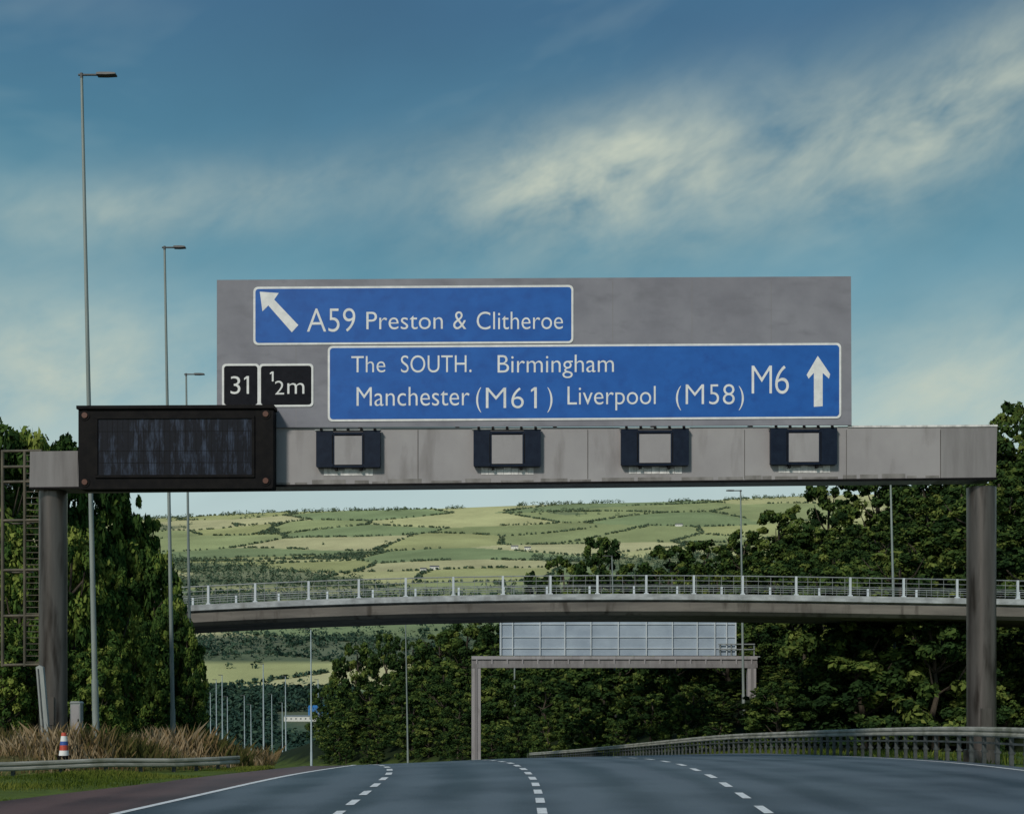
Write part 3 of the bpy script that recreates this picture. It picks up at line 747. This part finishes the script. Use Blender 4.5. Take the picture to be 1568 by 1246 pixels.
def grass(name,n,sampler,hr,w,mat):
    rng=np.random.default_rng(3); X,Y=sampler(rng,n); n=len(X); Z=ground_z(X,Y)-.03
    patch=np.clip(.55+.35*np.sin(X*.9+1.2*np.sin(Y*.5))+.25*np.sin(Y*1.3-X*.4),.15,1.15)
    h=rng.uniform(hr[0],hr[1],n)*patch; a=rng.uniform(0,6.28,n); lean=rng.normal(size=(n,2))*.28*h[:,None]
    wx=np.cos(a)*w; wy=np.sin(a)*w
    b0=np.stack([X-wx,Y-wy,Z],1); b1=np.stack([X+wx,Y+wy,Z],1)
    m1=np.stack([X+lean[:,0]*.4+wx*.7,Y+lean[:,1]*.4+wy*.7,Z+h*.6],1); t_=np.stack([X+lean[:,0],Y+lean[:,1],Z+h],1)
    V=np.stack([b0,b1,m1,t_],1).reshape(-1,3); Fc=np.arange(n*4).reshape(-1,4)
    T=np.repeat(np.clip(.40+.34*np.sin(X*.7+Y*.9+1)+rng.normal(size=n)*.2,0,1),4)
    T[2::4]+=.06; T[3::4]+=.14
    me=leafmesh(name,V,Fc,np.clip(T,0,1),[mat]); ob=bpy.data.objects.new(name,me); scene.collection.objects.link(ob)
def s1(rng,n):
    Y=rng.uniform(36,62,n); X=BX(Y)-rng.uniform(.25,12,n); k=X>-26; return X[k],Y[k]
grass('tall_grass',32000,s1,(.3,1.05),.016,'grass')
def s2_(rng,n):
    Y=rng.uniform(20,43,n); t=rng.uniform(0,1,n); a=XL(Y)-.05; b=np.maximum(BX(Y)-.1,-20); X=a*(1-t)+b*t; k=(b<a); return X[k],Y[k]
grass('verge_grass',28000,s2_,(.08,.22),.014,'turf')
def s3(rng,n):
    Y=rng.uniform(30,95,n); X=XR(Y)+.5+rng.uniform(0,7,n); return X,Y
grass('verge_grass',9000,s3,(.1,.4),.02,'turf')

def house(u,d,w,dep,h,roof,wall='wall',rmat='slate',name='farmhouse'):
    X=(u-784)*d/F; Y=d; z=float(ground_z(X,Y))-.5; mb=MB()
    mb.box(X-w/2,X+w/2,Y,Y+dep,z,z+h+.5,wall)
    zz=z+h+.5
    vs=[(X-w/2-.3,Y-.3,zz),(X+w/2+.3,Y-.3,zz),(X+w/2+.3,Y+dep+.3,zz),(X-w/2-.3,Y+dep+.3,zz),(X-w/2-.3,Y+dep/2,zz+roof),(X+w/2+.3,Y+dep/2,zz+roof)]
    mb.add(vs,[(0,1,5,4),(2,3,4,5),(3,0,4),(1,2,5),(0,3,2,1)],rmat)
    n=max(2,int(w/4))
    for i in range(n):
        cx=X-w/2+w*(i+.5)/n; mb.box(cx-.6,cx+.6,Y-.05,Y-.01,z+h*.55,z+h*.8,'glass')
    mb.build(name)
house(665,2560,18,10,6,3); house(788,2880,16,10,6,3); house(648,2540,12,9,5,3); house(1040,3200,18,10,5,3); house(808,2860,14,9,5,3)
house(306,1060,6,6,9,2,'cladding','cladding','blue_cabin')
house(490,1105,20,12,8,2,'cladding','cladding','blue_warehouse')
house(468,1080,36,10,4,1,'wall','galv','white_shed')

# ------------------------------------------------------------------ sky, sun, camera
w=bpy.data.worlds.new('World'); scene.world=w; w.use_nodes=True; nt=w.node_tree; N=nt.nodes; L=nt.links
bgn=N['Background']; bgn.inputs['Strength'].default_value=.1
sky=N.new('ShaderNodeTexSky'); sky.sky_type='NISHITA'; sky.sun_disc=False
sd=Vector((-.36,-.72,.58)).normalized()
sky.sun_elevation=math.asin(sd.z); sky.sun_rotation=math.atan2(sd.x,sd.y); sky.ozone_density=2
tc=N.new('ShaderNodeTexCoord'); sx=N.new('ShaderNodeSeparateXYZ'); L.new(tc.outputs['Generated'],sx.inputs[0])
def mt(op,a,b=None,c=None):
    q=N.new('ShaderNodeMath'); q.operation=op
    for i,k in enumerate((a,b,c)):
        if k is None: continue
        if isinstance(k,(int,float)): q.inputs[i].default_value=k
        else: L.new(k,q.inputs[i])
    return q.outputs[0]
X_,Y_,Z_=sx.outputs
def sn(scale,st,rot=0,detail=6,rg=.55,dist=0.0):
    mp=N.new('ShaderNodeMapping'); mp.inputs['Rotation'].default_value=(0,math.radians(rot),0); L.new(tc.outputs['Generated'],mp.inputs[0])
    m2=N.new('ShaderNodeMapping'); m2.inputs['Scale'].default_value=st; L.new(mp.outputs[0],m2.inputs[0])
    n=N.new('ShaderNodeTexNoise'); n.inputs['Scale'].default_value=scale; n.inputs['Detail'].default_value=detail; n.inputs['Roughness'].default_value=rg; n.inputs['Distortion'].default_value=dist
    L.new(m2.outputs[0],n.inputs['Vector']); return n.outputs['Fac']
nA=sn(4.2,(1,1,2.6),18,4,.55,.3); nB=sn(15,(1,1,1.9),24,4,.6,.2); nC=sn(2.2,(1,1,2.2),12,2,.5)
zz=mt('ADD',Z_,mt('MULTIPLY',mt('SUBTRACT',nC,.5),.13))
rp=N.new('ShaderNodeValToRGB'); cr=rp.color_ramp
stops=[(0,(200,210,206)),(.16,(180,202,202)),(.21,(146,180,187)),(.26,(117,162,176)),(.32,(93,144,163)),(.38,(78,127,151)),(.46,(67,108,138)),(1.0,(66,104,136))]
K=1/.1
cr.elements[0].position=0; cr.elements[1].position=1
for i,(p_,c) in enumerate(stops):
    e_=cr.elements[0] if i==0 else (cr.elements[-1] if i==len(stops)-1 else cr.elements.new(p_))
    e_.position=p_; e_.color=(*s2l(c),1)
L.new(zz,rp.inputs[0])
sc_=N.new('ShaderNodeVectorMath'); sc_.operation='SCALE'; L.new(rp.outputs[0],sc_.inputs[0])
L.new(mt('MULTIPLY',mt('ADD',mt('MULTIPLY',mt('ADD',nA,nC),.36),.63),K),sc_.inputs['Scale'])
m0=N.new('ShaderNodeMixRGB'); m0.inputs[0].default_value=.06; L.new(sc_.outputs[0],m0.inputs[1]); L.new(sky.outputs[0],m0.inputs[2])
def blob(u,v,sa,sb,rot,amp):
    vx=(u-784)/F; vz=(1063-v)/F; l=math.sqrt(1+vx*vx+vz*vz); cx,cz=vx/l,vz/l
    c,s=math.cos(math.radians(rot)),math.sin(math.radians(rot))
    dx=mt('SUBTRACT',X_,cx); dz=mt('SUBTRACT',Z_,cz)
    a=mt('DIVIDE',mt('ADD',mt('MULTIPLY',dx,c),mt('MULTIPLY',dz,s)),sa)
    b=mt('DIVIDE',mt('SUBTRACT',mt('MULTIPLY',dz,c),mt('MULTIPLY',dx,s)),sb)
    q=mt('ADD',mt('MULTIPLY',a,a),mt('MULTIPLY',b,b))
    return mt('MULTIPLY',mt('EXPONENT',mt('MULTIPLY',q,-1)),amp)
bl_=[(880,275,.09,.030,8,.55),(1180,255,.20,.045,8,.42),(1470,165,.07,.035,25,.42),(955,225,.045,.02,35,.14),(260,315,.15,.022,10,.30),(40,570,.13,.05,5,.60),(1490,590,.15,.05,8,.45)]
E=None
for b_ in bl_:
    q=blob(*b_); E=q if E is None else mt('ADD',E,q)
nz=mt('ADD',mt('MULTIPLY',mt('SUBTRACT',nA,.5),2.4),mt('MULTIPLY',mt('SUBTRACT',nB,.5),2.6))
cm=mt('MULTIPLY',E,mt('ADD',nz,1.0))
cm=mt('ADD',cm,mt('MULTIPLY',mt('MAXIMUM',mt('SUBTRACT',nA,.56),0),.6))
cl=N.new('ShaderNodeClamp'); L.new(cm,cl.inputs[0]); cl.inputs[2].default_value=.92
cc=N.new('ShaderNodeRGB'); cc.outputs[0].default_value=(*[k*K for k in s2l((196,204,188))],1)
m1=N.new('ShaderNodeMixRGB'); L.new(cl.outputs[0],m1.inputs[0]); L.new(m0.outputs[0],m1.inputs[1]); L.new(cc.outputs[0],m1.inputs[2])
L.new(m1.outputs[0],bgn.inputs['Color'])
sl=bpy.data.lights.new('sun','SUN'); sl.energy=2.3; sl.angle=math.radians(8); sl.color=(1,.94,.84)
so=bpy.data.objects.new('sun',sl); scene.collection.objects.link(so); so.rotation_euler=(-sd).to_track_quat('-Z','Y').to_euler(); so.location=(-50,-60,60)
cam=bpy.data.cameras.new('camera'); co=bpy.data.objects.new('camera',cam); scene.collection.objects.link(co)
co.location=(0,0,EYE); co.rotation_euler=(math.radians(90),0,0)
cam.sensor_width=36; cam.lens=F/1568*36; cam.shift_y=(1063-623)/1568; cam.clip_end=30000; cam.clip_start=.1
scene.camera=co
scene.view_settings.view_transform='Standard'; scene.view_settings.look='None'; scene.view_settings.exposure=0
